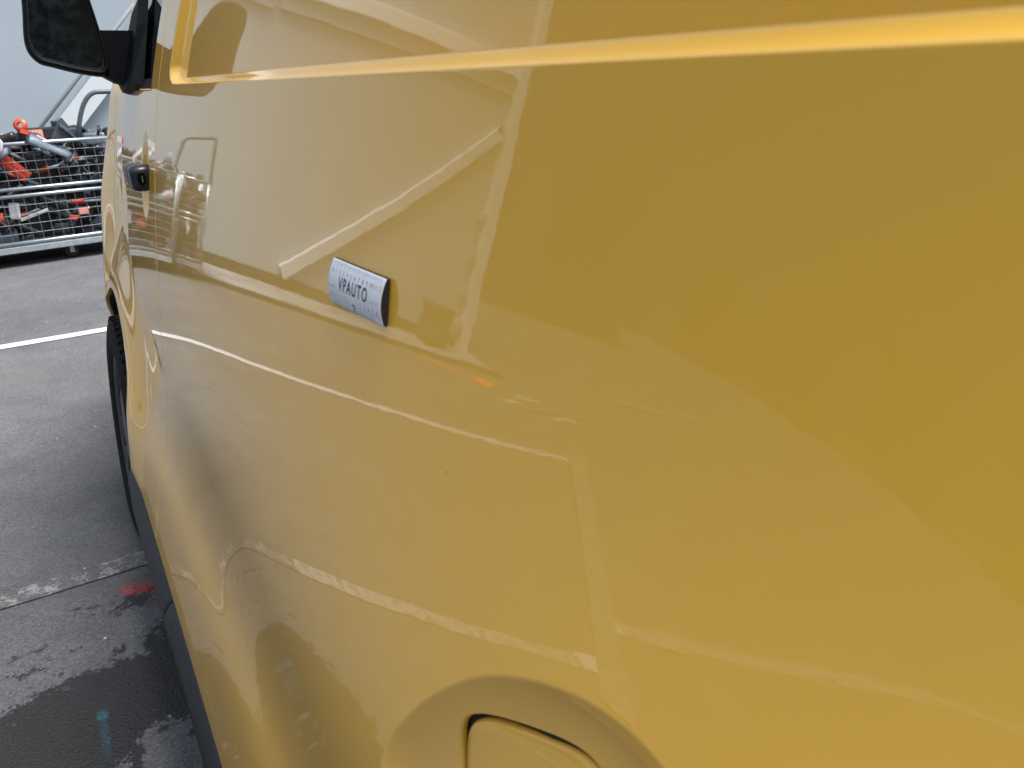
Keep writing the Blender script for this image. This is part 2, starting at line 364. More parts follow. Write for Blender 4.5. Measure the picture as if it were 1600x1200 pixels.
# ------------------------------------------------------------------ the van flank surface
FC = np.array([[ 0.07103, 0.03887, 0.02524, 0.03004, 0.05226, 0.08934, 0.13709, 0.18907, 0.23776, 0.2773 , 0.30596],
 [ 0.04325, 0.03085, 0.02763, 0.03473, 0.05456, 0.08879, 0.13585, 0.18835, 0.22564, 0.24847, 0.25956],
 [ 0.0181 , 0.024  , 0.03248, 0.0445 , 0.06308, 0.09294, 0.13508, 0.17999, 0.20812, 0.22605, 0.23389],
 [-0.00352, 0.0184 , 0.03908, 0.0586 , 0.0778 , 0.09994, 0.13327, 0.16481, 0.19132, 0.21164, 0.22765],
 [-0.01966, 0.01466, 0.04583, 0.07325, 0.09556, 0.1123 , 0.13302, 0.15886, 0.18119, 0.20743, 0.23854],
 [-0.02813, 0.01432, 0.05235, 0.08493, 0.10962, 0.12664, 0.14286, 0.16135, 0.18424, 0.2186 , 0.26305],
 [-0.02729, 0.01904, 0.05974, 0.09398, 0.12127, 0.14289, 0.16242, 0.18233, 0.20856, 0.24729, 0.29758],
 [-0.01658, 0.02807, 0.067  , 0.10096, 0.13169, 0.16098, 0.19016, 0.22069, 0.25465, 0.29422, 0.34046]])
NU, NZ = FC.shape; U0, U1 = math.log(.2), math.log(2.45); Z0, Z1 = -.95, .06
def bmat(s, n):
    s = np.clip(s, 0, n - 3 - 1e-9); i = s.astype(int); t = s - i
    b = np.stack([(1 - t) ** 3, 3 * t ** 3 - 6 * t ** 2 + 4, -3 * t ** 3 + 3 * t ** 2 + 3 * t + 1, t ** 3], -1) / 6
    W = np.zeros(s.shape + (n,))
    for k in range(4): np.put_along_axis(W, (i + k)[..., None], b[..., k:k + 1], -1)
    return W
def sstep(x): x = np.clip(x, 0, 1); return x * x * (3 - 2 * x)
def xcore(y, z):
    u = np.log(np.maximum(y, .03) + .15)
    return np.einsum('...i,ij,...j', bmat((u - U0) * (NU - 3) / (U1 - U0), NU), FC, bmat((z - Z0) * (NZ - 3) / (Z1 - Z0), NZ))
def xbase(y, z):
    yc = np.clip(y, .05, 2.2); zc = np.clip(z, -.94, .05)
    x = xcore(yc, zc)
    e = .004
    sz = (xcore(yc, zc + 0) - xcore(yc, zc - e)) / e
    top = np.maximum(z - .05, 0); x = x + top * sz + top ** 2 * .25
    x = x + np.minimum(z + .94, 0) * .1
    sy = (xcore(np.full_like(y, .054), zc) - xcore(np.full_like(y, .05), zc)) / .004
    dy = np.minimum(y - .05, 0); x = x + sy * .12 * (1 - np.exp(dy / .12)) * -1
    return x
BELT = .004
DC = (.215, -.40)                             # middle of the fuel dish (y, z)
FCN = (.229, -.368); FHA = .064               # fuel flap centre and half size
FROT = R(-24)
DTH = np.radians(np.array([-180, -140, -60, -6, 17, 40, 65, 82, 94, 103, 110, 140, 180.])); DRR = np.array([.15, .15, .16, .162, .137, .127, .130, .138, .147, .155, .160, .158, .15])
_t = np.linspace(-math.pi, math.pi, 361)[:-1]; _r = np.interp(_t, DTH, DRR); _k = np.exp(-(np.arange(-30, 31) / 11.) ** 2); _k /= _k.sum()
DRR = np.array([np.dot(_k, _r[(i + np.arange(-30, 31)) % 360]) for i in range(360)]); DTH = np.append(_t, math.pi); DRR = np.append(DRR, DRR[0])
def flap_r(th):                               # outline of the flap round its centre
    a = th - FROT; n = 4.6
    return FHA / (np.abs(np.cos(a)) ** n + np.abs(np.sin(a)) ** n) ** (1 / n)
def xside(y, z, inset=True, dish=True):
    y = np.asarray(y, float); z = np.asarray(z, float); x = xbase(y, z)
    # character swage low on the flank
    def sw(zz, c, wd): return .5 * (1 + np.tanh((zz - c) / wd))
    amp = .0148 * sstep((2.25 - y) / .5)
    x = x + amp * (sw(z, -.655 - .03 * sstep((y - .6) / 1.2), .042) - sw(z, -.50, .07) * .55 - sw(z, -.83, .07) * .45)
    # front wing flares out round the wheel, then turns into the nose
    ra = np.hypot(y - ARC[0], z - ARC[1]); up_ = sstep((y - 2.30) / .20) * (1 - .75 * sstep((z + .32) / .26)) * sstep((z + 1.02) / .25)
    lo_ = sstep((AR + .18 - ra) / .18) * sstep((z + .95) / .3) * .85
    x = x - .030 * np.maximum(up_, lo_) + 2.2 * np.maximum(y - 2.46, 0) ** 2
    # wing shoulder rolls into the bonnet
    x = x + sstep((y - 2.1) / .2) * np.maximum(z + .02, 0) ** 2 * 5.0
    # scoop behind the door handle
    e = ((y - 1.665) / .065) ** 2 + ((z + .155) / .085) ** 2
    x = x + .013 * (1 - sstep(e / 1.0)) 
    if dish:
        rho = np.hypot(y - DC[0], z - DC[1]); Rr = np.interp(np.arctan2(z - DC[1], y - DC[0]), DTH, DRR)
        t = np.clip((Rr - rho) / .042, 0, 1); t = np.where(t < .06, t * t / .12, t - .03) / .97; x = x + .0145 * (1 - (1 - np.clip(t, 0, 1)) ** 1.8)
    if inset:
        a = (1.398 - .25 * np.maximum(z, 0) - y) * .43; b = (z - BELT); rc = .030
        aa = np.minimum(a, rc) - rc; bb = np.minimum(b, rc) - rc
        s = np.where((a > rc) & (b > rc), np.minimum(a, b), rc - np.hypot(aa, bb))
        wd = .0095 + .003 * sstep((b - a + .02) / .06)
        x = x + .0135 * sstep(s / wd)
    return x
ARC, AR = (2.27, -.88), .385
def surf_normals(y, z, f=xside):
    e = .0004
    xy = (f(y + e, z) - f(y - e, z)) / (2 * e); xz = (f(y, z + e) - f(y, z - e)) / (2 * e)
    n = np.stack([-np.ones_like(xy), xy, xz], -1); return n / np.linalg.norm(n, axis=-1, keepdims=True)
def mk_mesh(name, V, F, N=None):
    me = bpy.data.meshes.new(name); me.from_pydata([tuple(v) for v in V], [], F); me.update()
    for p in me.polygons: p.use_smooth = True
    if N is not None: me.normals_split_custom_set_from_vertices([tuple(n) for n in N])
    return me
def densify(segs):
    out = []
    for a, b, st in segs: out += list(np.arange(a, b - st * .3, st))
    out.append(segs[-1][1]); return np.array(out)
LIP = 4
def grid_panel(name, ys, zs_of, m, root, lips='lrbt', f=xside, skip=None):
    """flank panel over ys x (z rows); edges are rolled inward (l = front edge y max, r = rear edge, b bottom, t top)"""
    ny = len(ys); rows = [zs_of(y) for y in ys]; nz = len(rows[0])
    Y = np.repeat(ys[:, None], nz, 1); Z = np.array(rows); X = f(Y, Z); N = surf_normals(Y, Z, f)
    V = np.stack([X, Y, Z + ZO], -1)
    def roll(Vs, Ns, d):                     # rows of a rounded return flange
        out = []
        for k, (a, b) in enumerate(((.0012, .0004), (.0022, .0014), (.0028, .003), (.003, .014))):
            out.append((Vs + d * a + np.array([1, 0, 0]) * b, None))
        nrm = [.75, .45, .15, 0.]
        res = []
        for (v, _), q in zip(out, nrm):
            n = Ns * q + d * (1 - q); res.append((v, n / np.linalg.norm(n, axis=-1, keepdims=True)))
        return res
    blocksV = [V]; blocksN = [N]
    if 'b' in lips:
        r = roll(V[:, 0], N[:, 0], np.array([0, 0, -1.])); V = np.concatenate([np.stack([q[0] for q in r[::-1]], 1), V], 1); N = np.concatenate([np.stack([q[1] for q in r[::-1]], 1), N], 1)
    if 't' in lips:
        r = roll(V[:, -1], N[:, -1], np.array([0, 0, 1.])); V = np.concatenate([V, np.stack([q[0] for q in r], 1)], 1); N = np.concatenate([N, np.stack([q[1] for q in r], 1)], 1)
    if 'r' in lips:
        r = roll(V[0], N[0], np.array([0, -1., 0])); V = np.concatenate([np.stack([q[0] for q in r[::-1]], 0), V], 0); N = np.concatenate([np.stack([q[1] for q in r[::-1]], 0), N], 0)
    if 'l' in lips:
        r = roll(V[-1], N[-1], np.array([0, 1., 0])); V = np.concatenate([V, np.stack([q[0] for q in r], 0)], 0); N = np.concatenate([N, np.stack([q[1] for q in r], 0)], 0)
    a, b = V.shape[:2]; F = []
    for i in range(a - 1):
        for j in range(b - 1):
            F.append((i * b + j, i * b + j + 1, (i + 1) * b + j + 1, (i + 1) * b + j))
    return V.reshape(-1, 3), F, N.reshape(-1, 3)

van = empty('delivery_van', (1.05, .9, 0))
tag(van, 'bright yellow panel van filling the right of the view, reflecting the yard', 'van')
SEAM = 1.512; SG = .004
# --- cargo side with the fuel dish
ys = densify([(-1.95, -.2, .05), (-.2, .02, .01), (.02, .45, .003), (.45, 1.30, .006), (1.30, 1.42, .0025), (1.42, SEAM - SG, .006)])
zs = densify([(-.875, -.45, .006), (-.45, -.2, .003), (-.2, -.006, .006), (-.006, .03, .0009), (.03, .12, .005), (.12, .58, .02)])
V, F, N = grid_panel('s', ys, lambda y: zs, M['paint'], van, lips='lbt')
RP = .186
rho = np.hypot(V[:, 1] - DC[0], V[:, 2] - ZO - DC[1])
F = [f for f in F if min(rho[i] for i in f) > RP]
# ragged hole boundary
from collections import defaultdict
ec = defaultdict(int)
for f in F:
    for i in range(4):
        a, b = f[i], f[(i + 1) % 4]; ec[(min(a, b), max(a, b))] += 1
bd = [e for e, k in ec.items() if k == 1 and rho[e[0]] < RP + .02 and rho[e[1]] < RP + .02]
adj = defaultdict(list)
for a, b in bd: adj[a].append(b); adj[b].append(a)
st = bd[0][0]; loop = [st]; prev = None; cur = st
while True:
    nx = [q for q in adj[cur] if q != prev][0]
    if nx == st: break
    loop.append(nx); prev, cur = cur, nx
NT = 360; th = np.linspace(0, 2 * math.pi, NT, endpoint=False)
def ring_yz(t):                              # t 0 = gap edge, 1 = dish rim circle, blended outlines
    ri = flap_r(th) + .0046
    y0 = FCN[0] + ri * np.cos(th); z0 = FCN[1] + ri * np.sin(th)
    y1 = DC[0] + (RP - .001) * np.cos(th); z1 = DC[1] + (RP - .001) * np.sin(th)
    return y0 * (1 - t) + y1 * t, z0 * (1 - t) + z1 * t
rings = []
base = len(V); V = list(map(tuple, V)); N = list(map(tuple, N))
tv = [1 - k / 60 for k in range(59)] + [.012, .005, 0]
for t in tv:
    y, z = ring_yz(t); x = xside(y, z); n = surf_normals(y, z); rings.append(len(V))
    for k in range(NT): V.append((x[k], y[k], z[k] + ZO)); N.append(tuple(n[k]))
for dx, q in ((.0006, .6), (.002, .25), (.0035, 0), (.0045, 0)):   # wall of the gap
    y, z = ring_yz(0); shr = .0006 if dx < .001 else .0014; y = y - np.cos(th) * shr; z = z - np.sin(th) * shr
    x = xside(*ring_yz(0)) + dx; n = surf_normals(*ring_yz(0)); rings.append(len(V))
    inw = np.stack([np.zeros(NT), -np.cos(th), -np.sin(th)], -1); nn = n * q + inw * (1 - q); nn /= np.linalg.norm(nn, axis=1, keepdims=True)
    for k in range(NT): V.append((x[k], y[k], z[k] + ZO)); N.append(tuple(nn[k]))
for a, b in zip(rings, rings[1:]):
    for k in range(NT):
        k2 = (k + 1) % NT; F.append((a + k, b + k, b + k2, a + k2))
from mathutils.geometry import delaunay_2d_cdt
pv = [Vector((V[i][1], V[i][2])) for i in loop] + [Vector((V[rings[0] + k][1], V[rings[0] + k][2])) for k in range(NT)]
idx = loop + [rings[0] + k for k in range(NT)]; nl = len(loop)
ed = [(i, (i + 1) % nl) for i in range(nl)] + [(nl + k, nl + (k + 1) % NT) for k in range(NT)]
cv, ce, cf, ov, oe, of = delaunay_2d_cdt(pv, ed, [], 1, 1e-7)
for f in cf:
    ids = [ov[i][0] for i in f]
    if all(i >= nl for i in ids): continue
    c_ = sum((cv[i] for i in f), Vector((0, 0))) / len(f)
    if math.hypot(c_.x - DC[0], c_.y - ZO - DC[1]) < RP - .0012: continue
    g = [idx[i] for i in ids]; a, b, c3 = (Vector(V[i]) for i in g[:3])
    if (b - a).cross(c3 - a).x > 0: g = g[::-1]
    F.append(tuple(g))
# consistent winding: outside is -x
FF = []
for f in F:
    a, b, c3 = (np.array(V[i]) for i in f[:3]); nn = np.cross(b - a, c3 - a)
    FF.append(f if nn @ np.array(N[f[0]]) > 0 else f[::-1])
keep(link('side_panel', mk_mesh('side_panel', V, FF, N), M['paint']), van)

# fuel flap
bm = bmesh.new()
def flap_pt(sc_, dx, th_):
    y = FCN[0] + (flap_r(th_) + sc_) * math.cos(th_); z = FCN[1] + (flap_r(th_) + sc_) * math.sin(th_); return y, z
prof = [(-.0008, .0100), (-.0006, .0048), (-.0010, .0032), (-.0022, .0016), (-.0042, .0006), (-.007, .0001), (-.012, -.0004), (-.024, -.0006), (-.045, -.0008)]
lv = []
for off, dx in prof:
    ring = []
    for k in range(0, NT, 2):
        y, z = flap_pt(off, 0, th[k]); x = float(xside(y, z)) + dx - .0004; ring.append(bm.verts.new((x, y, z + ZO)))
    lv.append(ring)
cx = bm.verts.new((float(xside(*FCN)) - .0014, FCN[0], FCN[1] + ZO))
for A, B in zip(lv, lv[1:]):
    for k in range(len(A)):
        k2 = (k + 1) % len(A); bm.faces.new((A[k], A[k2], B[k2], B[k]))
for k in range(len(lv[-1])): bm.faces.new((lv[-1][k], lv[-1][(k + 1) % len(lv[-1])], cx))
bmesh.ops.recalc_face_normals(bm, faces=bm.faces)
fo = keep(bm_obj('fuel_flap', bm, M['paint'], smooth=True), van)
bm = bmesh.new(); vs = [bm.verts.new((float(xside(*flap_pt(.004, 0, th[k]))) + .0056, flap_pt(.008, 0, th[k])[0], flap_pt(.008, 0, th[k])[1] + ZO)) for k in range(0, NT, 4)]
bm.faces.new(vs); keep(bm_obj('flap_seal', bm, M['gap']), van)

# --- front door: lower skin, and the frame behind the window
WIN0 = 1.622
fd = lambda y, z: xside(y, z)
ysd = densify([(SEAM + SG, 2.345, .005)]); AD = AR + .046
def zlow(y, AR=AR):
    d = AR ** 2 - (y - ARC[0]) ** 2
    return max(-.875, ARC[1] + math.sqrt(d)) if d > 0 else -.875
zn = np.linspace(0, 1, 190)
V, F, N = grid_panel('d', ysd, lambda y: zlow(y, AD) + (-.004 - zlow(y, AD)) * zn, M['paint'], van, lips='lrbt')
ysf = densify([(SEAM + SG, WIN0 - .06, .004), (WIN0 - .06, WIN0 - .003, .002)]); zsf = densify([(-.004, .56, .01)])
V2, F2, N2 = grid_panel('f', ysf, lambda y: zsf, M['paint'], van, lips='rl')
off = len(V); V = np.concatenate([V, V2]); N = np.concatenate([N, N2]); F = F + [tuple(i + off for i in f) for f in F2]
FF = []
for f in F:
    a, b, c3 = (V[i] for i in f[:3]); nn = np.cross(b - a, c3 - a); FF.append(f if nn @ N[f[0]] > 0 else f[::-1])
door = keep(link('front_door', mk_mesh('front_door', V, FF, N), M['paint']), van)
def sub(o, parent):                          # sub-part in world coordinates
    o.parent = parent; o.matrix_parent_inverse = (parent.matrix_parent_inverse.inverted() if False else Matrix.Identity(4)); return o

# --- front wing with the wheel arch
ysw = densify([(2.351, 2.6, .005), (2.6, 3.05, .012)])
def ztop(y): return .03 - .12 * max(0, (y - 2.35)) ** 1.3
V, F, N = grid_panel('w', ysw, lambda y: zlow(y) + (ztop(y) - zlow(y)) * np.linspace(0, 1, 150), M['paint'], van, lips='rb')
yst = densify([(ARC[0] - AR - .0385, 2.3508, .0035)])
V2, F2, N2 = grid_panel('w2', yst, lambda y: zlow(y) + (max(zlow(y, AR + .040), zlow(y) + .0005) - zlow(y)) * np.linspace(0, 1, 10), M['paint'], van, lips='rbt')
off = len(V); V = np.concatenate([V, V2]); N = np.concatenate([N, N2]); F = F + [tuple(i + off for i in f) for f in F2]
FF = []
for f in F:
    a, b, c3 = (V[i] for i in f[:3]); nn = np.cross(b - a, c3 - a); FF.append(f if nn @ N[f[0]] > 0 else f[::-1])
keep(link('front_wing', mk_mesh('front_wing', V, FF, N), M['paint']), van)

# --- black strips added as inner darkness behind the shut lines, wheel arch liner
bm = bmesh.new()
for y0, y1, zb, zt in ((SEAM - .012, SEAM + .012, -.87, .55), (2.335, 2.36, -.45, .0)):
    q = []
    for z in np.linspace(zb, zt, 40):
        q.append([bm.verts.new((float(xside(y, z)) + .0125, y, z + ZO)) for y in (y0, y1)])
    for A, B in zip(q, q[1:]): bm.faces.new((A[0], A[1], B[1], B[0]))
q = []
for a in np.linspace(R(80), R(180), 50):
    q.append([bm.verts.new((float(xside(ARC[0] + r_ * math.cos(a), ARC[1] + r_ * math.sin(a))) + .0125, ARC[0] + r_ * math.cos(a), ARC[1] + r_ * math.sin(a) + ZO)) for r_ in (AR + .032, AR + .054)])
for A, B in zip(q, q[1:]): bm.faces.new((A[0], A[1], B[1], B[0]))
keep(bm_obj('shut_line_dark', bm, M['gap']), van)
bm = bmesh.new(); q = []
for k in range(41):
    a = math.pi * k / 40; y = ARC[0] + (AR - .004) * math.cos(a); z = ARC[1] + (AR - .004) * math.sin(a)
    q.append([bm.verts.new((x_, y, z + ZO)) for x_ in (float(xside(y, z)) + .012, .75)])
for A, B in zip(q, q[1:]): bm.faces.new((A[0], A[1], B[1], B[0]))
f = bm.faces.new([a[1] for a in q]); keep(bm_obj('arch_liner', bm, M['gap']), van)

# --- sill cladding in two lengths
def sill(y0, y1, nose):
    bm = bmesh.new(); N_ = 40; rings = []
    for i in range(N_ + 1):
        y = y0 + (y1 - y0) * i / N_; t = 1.0
        if nose: t = 1 - .45 * sstep(np.array((y - (y1 - .16)) / .16)).item()
        xb = float(xside(y, -.842))
        top = -.842; bot = -.868 - .115 * t
        xo = .0215 + (.012 * (1 - t))
        P = [(xb + .03, top + .002), (xb - .002, top), (xb - .006, top - .002), (xo + .008, top - .012), (xo + .002, top - .020), (xo, top - .034), (xo + .0005, bot + .014), (xo + .004, bot + .004), (xo + .012, bot), (xo + .10, bot - .012)]
        rings.append([bm.verts.new((p[0], y, p[1] + ZO)) for p in P])
    for A, B in zip(rings, rings[1:]):
        for k in range(len(A) - 1):
            f = bm.faces.new((A[k + 1], A[k], B[k], B[k + 1])); f.smooth = True
    bm.faces.new(rings[0]); bm.faces.new(rings[-1][::-1]); return bm
for a, b, nz in ((-.6, 1.278, False), (1.282, 1.875, True)):
    keep(bm_obj('sill_trim', sill(a, b, nz), M['clad']), van)
bm = bmesh.new(); add_box(bm, (.98, .75, .245), (1.75, 2.6, .09)); add_box(bm, (.98, -1.4, .3), (1.7, 1.1, .1)); keep(bm_obj('underbody', bm, M['gap']), van)

# --- door handle: grip, fixed end with lock
hz = -.153
hx = float(xbase(np.array(1.66), np.array(hz)))
def rounded(bm, y0, y1, z0, z1, x0, x1, rad, seg=6, taper=1.0, mi=0):
    """rounded block standing off the panel: x0 outer, x1 inner"""
    lv = []
    for (x, s) in ((x1, 1.0), (x0 + rad * .9, 1.0), (x0 + rad * .35, .93), (x0, .80)):
        P = []
        cy, cz = (y0 + y1) / 2, (z0 + z1) / 2; hy, hzz = (y1 - y0) / 2 * s, (z1 - z0) / 2 * s; r_ = min(rad, hy * .9, hzz * .9)
        for qx, qz, a0 in ((1, 1, 0), (-1, 1, 90), (-1, -1, 180), (1, -1, 270)):
            for k in range(seg + 1):
                a = R(a0 + 90 * k / seg); P.append((cy + qx * (hy - r_) + r_ * math.cos(a), cz + qz * (hzz - r_) + r_ * math.sin(a)))
        lv.append([bm.verts.new((x, p[0], p[1] + ZO)) for p in P])
    for A, B in zip(lv, lv[1:]):
        for k in range(len(A)):
            k2 = (k + 1) % len(A); f = bm.faces.new((A[k], A[k2], B[k2], B[k])); f.smooth = True; f.material_index = mi
    f = bm.faces.new(lv[-1]); f.material_index = mi; f = bm.faces.new(lv[0][::-1])
bm = bmesh.new(); rounded(bm, 1.645, 1.725, hz - .017, hz + .021, hx - .032, hx - .012, .014)
rounded(bm, 1.70, 1.735, hz - .014, hz + .016, hx - .022, hx + .02, .01)
bmesh.ops.recalc_face_normals(bm, faces=bm.faces)
grip = keep(bm_obj('door_handle', bm, M['handle']), van)
bm = bmesh.new(); rounded(bm, 1.598, 1.646, hz - .024, hz + .022, hx - .032, hx + .02, .012)
bmesh.ops.recalc_face_normals(bm, faces=bm.faces); hb = bm_obj('lock_housing', bm, mat('lock_plastic', (.012, .016, .021), .3, spec=.45))
bm = bmesh.new()
rg = [bm.verts.new((hx - .014 + .0075 * math.cos(a), 1.5972, hz + .012 * math.sin(a) - .001 + ZO)) for a in [2 * math.pi * k / 24 for k in range(24)]]; bm.faces.new(rg)
lk = bm_obj('key_barrel', bm, M['gloss'])
bm = bmesh.new(); add_box(bm, (hx - .013, 1.5965, hz - .001 + ZO), (.0014, .001, .011)); ks = bm_obj('key_slot', bm, M['steel'])
# door owns handle, window, mirror: same space, so parent with the door's inverse
def sub_of(o, p): o.parent = p; return o
for o in (grip,): o.parent = door; o.matrix_parent_inverse = Matrix.Identity(4)
for o in (hb, lk, ks): o.parent = door
# (door mesh is in world space through its own parent inverse, so its children are too)

# --- side window with black surround, and the mirror sail
def wx_(y, z): return float(xbase(np.array(min(y, 2.2)), np.array(max(z, -.0)))) + (.0)
def win_strip(zf0, zf1, yr, yf, dx, ny=24, nz=14):
    """patch on the glasshouse; yf is a function of z giving the front edge"""
    bm = bmesh.new(); G = []
    for j in range(nz + 1):
        z = zf0 + (zf1 - zf0) * j / nz; row = []
        for i in range(ny + 1):
            y = yr(z) + (yf(z) - yr(z)) * i / ny; row.append(bm.verts.new((wx_(y, z) + dx, y, z + ZO)))
        G.append(row)
    for A, B in zip(G, G[1:]):
        for k in range(ny):
            f = bm.faces.new((A[k], B[k], B[k + 1], A[k + 1])); f.smooth = True
    return bm
apil = lambda z: 2.62 - 1.15 * z             # line of the windscreen pillar
gl = bm_obj('window', win_strip(.004, .50, lambda z: WIN0 + .006 - .38 * z, lambda z: apil(z) - .10, .011), M['glass']); gl.parent = door
bm = win_strip(.0, .018, lambda z: WIN0 - .002, lambda z: 2.1, .002, nz=3)
sm_ = bm_obj('window_seal', bm, M['black']); sm_.parent = door
bm = bmesh.new()
for y0_, y1_ in ((2.02, 2.06),):
    b2 = win_strip(.02, .50, lambda z: y0_ , lambda z: y1_, .004, ny=3)
    me_ = bpy.data.meshes.new('t'); b2.to_mesh(me_); b2.free(); bm.from_mesh(me_); bpy.data.meshes.remove(me_)
dv = bm_obj('quarter_bar', bm, M['black']); dv.parent = door
# A pillar and cab roof
bm = win_strip(.0, .56, lambda z: apil(z) - .09, lambda z: apil(z) - .0, .008, ny=4)
keep(bm_obj('pillar', bm, M['paint'], smooth=True), van)

# --- door mirror
mir = keep(bm_obj('side_mirror', (lambda b: b)(bmesh.new()), M['black']), van)
bm = bmesh.new()
MY = 2.02                                    # rear face of the mirror
def outline(cx, cz, pts, n=10):              # closed Catmull-Rom through pts
    out = []; P = [Vector((p[0], p[1])) for p in pts]; L_ = len(P)
    for i in range(L_):
        a, b, c_, d = P[i - 1], P[i], P[(i + 1) % L_], P[(i + 2) % L_]
        for k in range(n):
            t = k / n; out.append(.5 * ((2 * b) + (c_ - a) * t + (2 * a - 5 * b + 4 * c_ - d) * t * t + (3 * b - a - 3 * c_ + d) * t ** 3))
    return out
HP = [(.052, .165), (.041, .095), (.055, .062), (.085, .050), (.13, .037), (.172, .030), (.186, .037), (.190, .062), (.187, .115), (.177, .20), (.168, .25), (.145, .275), (.10, .280), (.068, .258)]
hp = outline(0, 0, HP)
cm = Vector((.118, .15))
def lvl(s, y, shift=(0, 0)): return [bm.verts.new((cm.x + (p.x - cm.x) * s + shift[0], y, cm.y + (p.y - cm.y) * s + ZO + shift[1])) for p in hp]
L0 = [lvl(.90, MY + .012), lvl(.905, MY + .002), lvl(.93, MY - .001), lvl(.975, MY - .0), lvl(1.0, MY + .006), lvl(1.02, MY + .03), lvl(1.0, MY + .07), lvl(.88, MY + .11), lvl(.6, MY + .14), lvl(.2, MY + .15)]
for A, B in zip(L0, L0[1:]):
    for k in range(len(A)):
        k2 = (k + 1) % len(A); f = bm.faces.new((A[k], A[k2], B[k2], B[k])); f.smooth = True
bm.faces.new(L0[-1])
# arm: block from housing to the sail on the door
ap = [(.165, .128), (.245, .122), (.262, .05), (.240, .004), (.20, .012), (.165, .034)]
arm = [(.170, .122), (.252, .121), (.250, .06), (.232, .004), (.20, .014), (.17, .034)]
add_a = [[bm.verts.new((p[0], y, p[1] + ZO)) for p in arm] for y in (MY + .015, MY + .10)]
n_ = len(arm)
for k in range(n_): bm.faces.new((add_a[0][k], add_a[0][(k + 1) % n_], add_a[1][(k + 1) % n_], add_a[1][k]))
bm.faces.new(add_a[0][::-1]); bm.faces.new(add_a[1])
bmesh.ops.recalc_face_normals(bm, faces=bm.faces)
bm.to_mesh(mir.data); bm.free()
bm = bmesh.new()
f = bm.faces.new([bm.verts.new((cm.x + (p.x - cm.x) * .905, MY + .008, cm.y + (p.y - cm.y) * .905 + ZO)) for p in hp]); mg = bm_obj('mirror_glass', bm, M['mglass']); mg.parent = mir
bm = bmesh.new(); prev = None; sc2 = [.89, .875]
A = [bm.verts.new((cm.x + (p.x - cm.x) * .89, MY + .0065, cm.y + (p.y - cm.y) * .89 + ZO)) for p in hp]; B = [bm.verts.new((cm.x + (p.x - cm.x) * .872, MY + .0065, cm.y + (p.y - cm.y) * .872 + ZO)) for p in hp]
for k in range(len(A)): bm.faces.new((A[k], A[(k + 1) % len(A)], B[(k + 1) % len(A)], B[k]))
mr = bm_obj('glass_rim', bm, M['handle']); mr.parent = mir
bm = bmesh.new()
# sail: shaped plate on the door skin below and behind the arm
for (poly, d0) in (([(1.80, .006), (2.06, -.014), (2.16, .006), (2.14, .17), (2.00, .19), (1.90, .13)], .018),):
    q0 = [bm.verts.new((wx_(p[0], p[1]) + .004, p[0], p[1] + ZO)) for p in poly]; q1 = [bm.verts.new((wx_(p[0], p[1]) - d0, p[0] + (.01 if p[0] < 2.05 else -.01), p[1] + ZO + (.008 if p[1] < .05 else -.008))) for p in poly]
    for k in range(len(poly)): bm.faces.new((q0[k], q0[(k + 1) % len(poly)], q1[(k + 1) % len(poly)], q1[k]))
    bm.faces.new(q1)
bmesh.ops.recalc_face_normals(bm, faces=bm.faces); sp_ = bm_obj('mirror_base', bm, M['gloss']); sp_.parent = mir

# --- the rest of the shell (roof, far side, ends, bonnet, windscreen)
def strip(name, rows, m, smooth=False):
    bm = bmesh.new(); G = [[bm.verts.new(p) for p in r] for r in rows]
    for A, B in zip(G, G[1:]):
        for k in range(len(A) - 1): bm.faces.new((A[k], A[k + 1], B[k + 1], B[k]))
    bmesh.ops.recalc_face_normals(bm, faces=bm.faces)
    return keep(bm_obj(name, bm, m, smooth=smooth), van)
XR = 2.08                                     # mirror plane sum: right side x = XR - x
def side_x(y, z): return float(xside(np.array(float(y)), np.array(float(z))))
rows = []
for y in (-1.95, -1.2, -.5, 0, .5, 1.0, 1.5, 1.95):
    xl = side_x(min(y, 1.5), .575) + (.02 if y > 1.6 else 0); r = []
    for t in np.linspace(0, 1, 17):
        x = xl + (XR - 2 * xl) * t; z = .575 + .085 * (1 - abs(2 * t - 1) ** 4); r.append((x, y, z + ZO))
    rows.append(r)
strip('roof', rows, M['paint'], True)
rows = []
for y in list(np.linspace(-1.95, 2.0, 12)):
    rows.append([(XR - float(xbase(np.array(y), np.array(z))), y, z + ZO) for z in np.linspace(-.87, .575, 14)])
strip('right_side', rows, M['paint'], True)
rows = [[(XR - (.20 + .12 * (y - 2)), y, z + ZO) for z in np.linspace(-.87, -.02 - .1 * (y - 2), 4)] for y in (2.0, 2.4, 2.8, 3.1)]
strip('right_wing', rows, M['paint'], True)
rows = [[(x, -1.95, z + ZO) for x in np.linspace(float(xbase(np.array(-1.95), np.array(z))), XR - float(xbase(np.array(-1.95), np.array(z))), 6)] for z in np.linspace(-.87, .575, 10)]
strip('rear_end', rows, M['paint'])
rows = [[(.34 + (XR - .68) * t, y - .10 * (2 * t - 1) ** 2, z + ZO) for t in np.linspace(0, 1, 13)] for y, z in ((2.72, -.02), (2.36, .28), (1.97, .575))]
strip('windscreen', rows, M['glass'], True)
rows = [[(.36 + (XR - .72) * t, y - .18 * (2 * t - 1) ** 2, z + ZO + .0) for t in np.linspace(0, 1, 13)] for y, z in ((2.70, -.02), (2.95, -.08), (3.2, -.22), (3.32, -.42), (3.36, -.88))]
strip('bonnet', rows, M['paint'], True)
bm = bmesh.new(); add_box(bm, (1.04, 3.25, .42), (1.5, .3, .3), bev=.06); keep(bm_obj('front_bumper', bm, M['black']), van)
bm = bmesh.new(); add_box(bm, (1.04, -2.0, .42), (1.5, .14, .24), bev=.04); keep(bm_obj('rear_bumper', bm, M['black']), van)
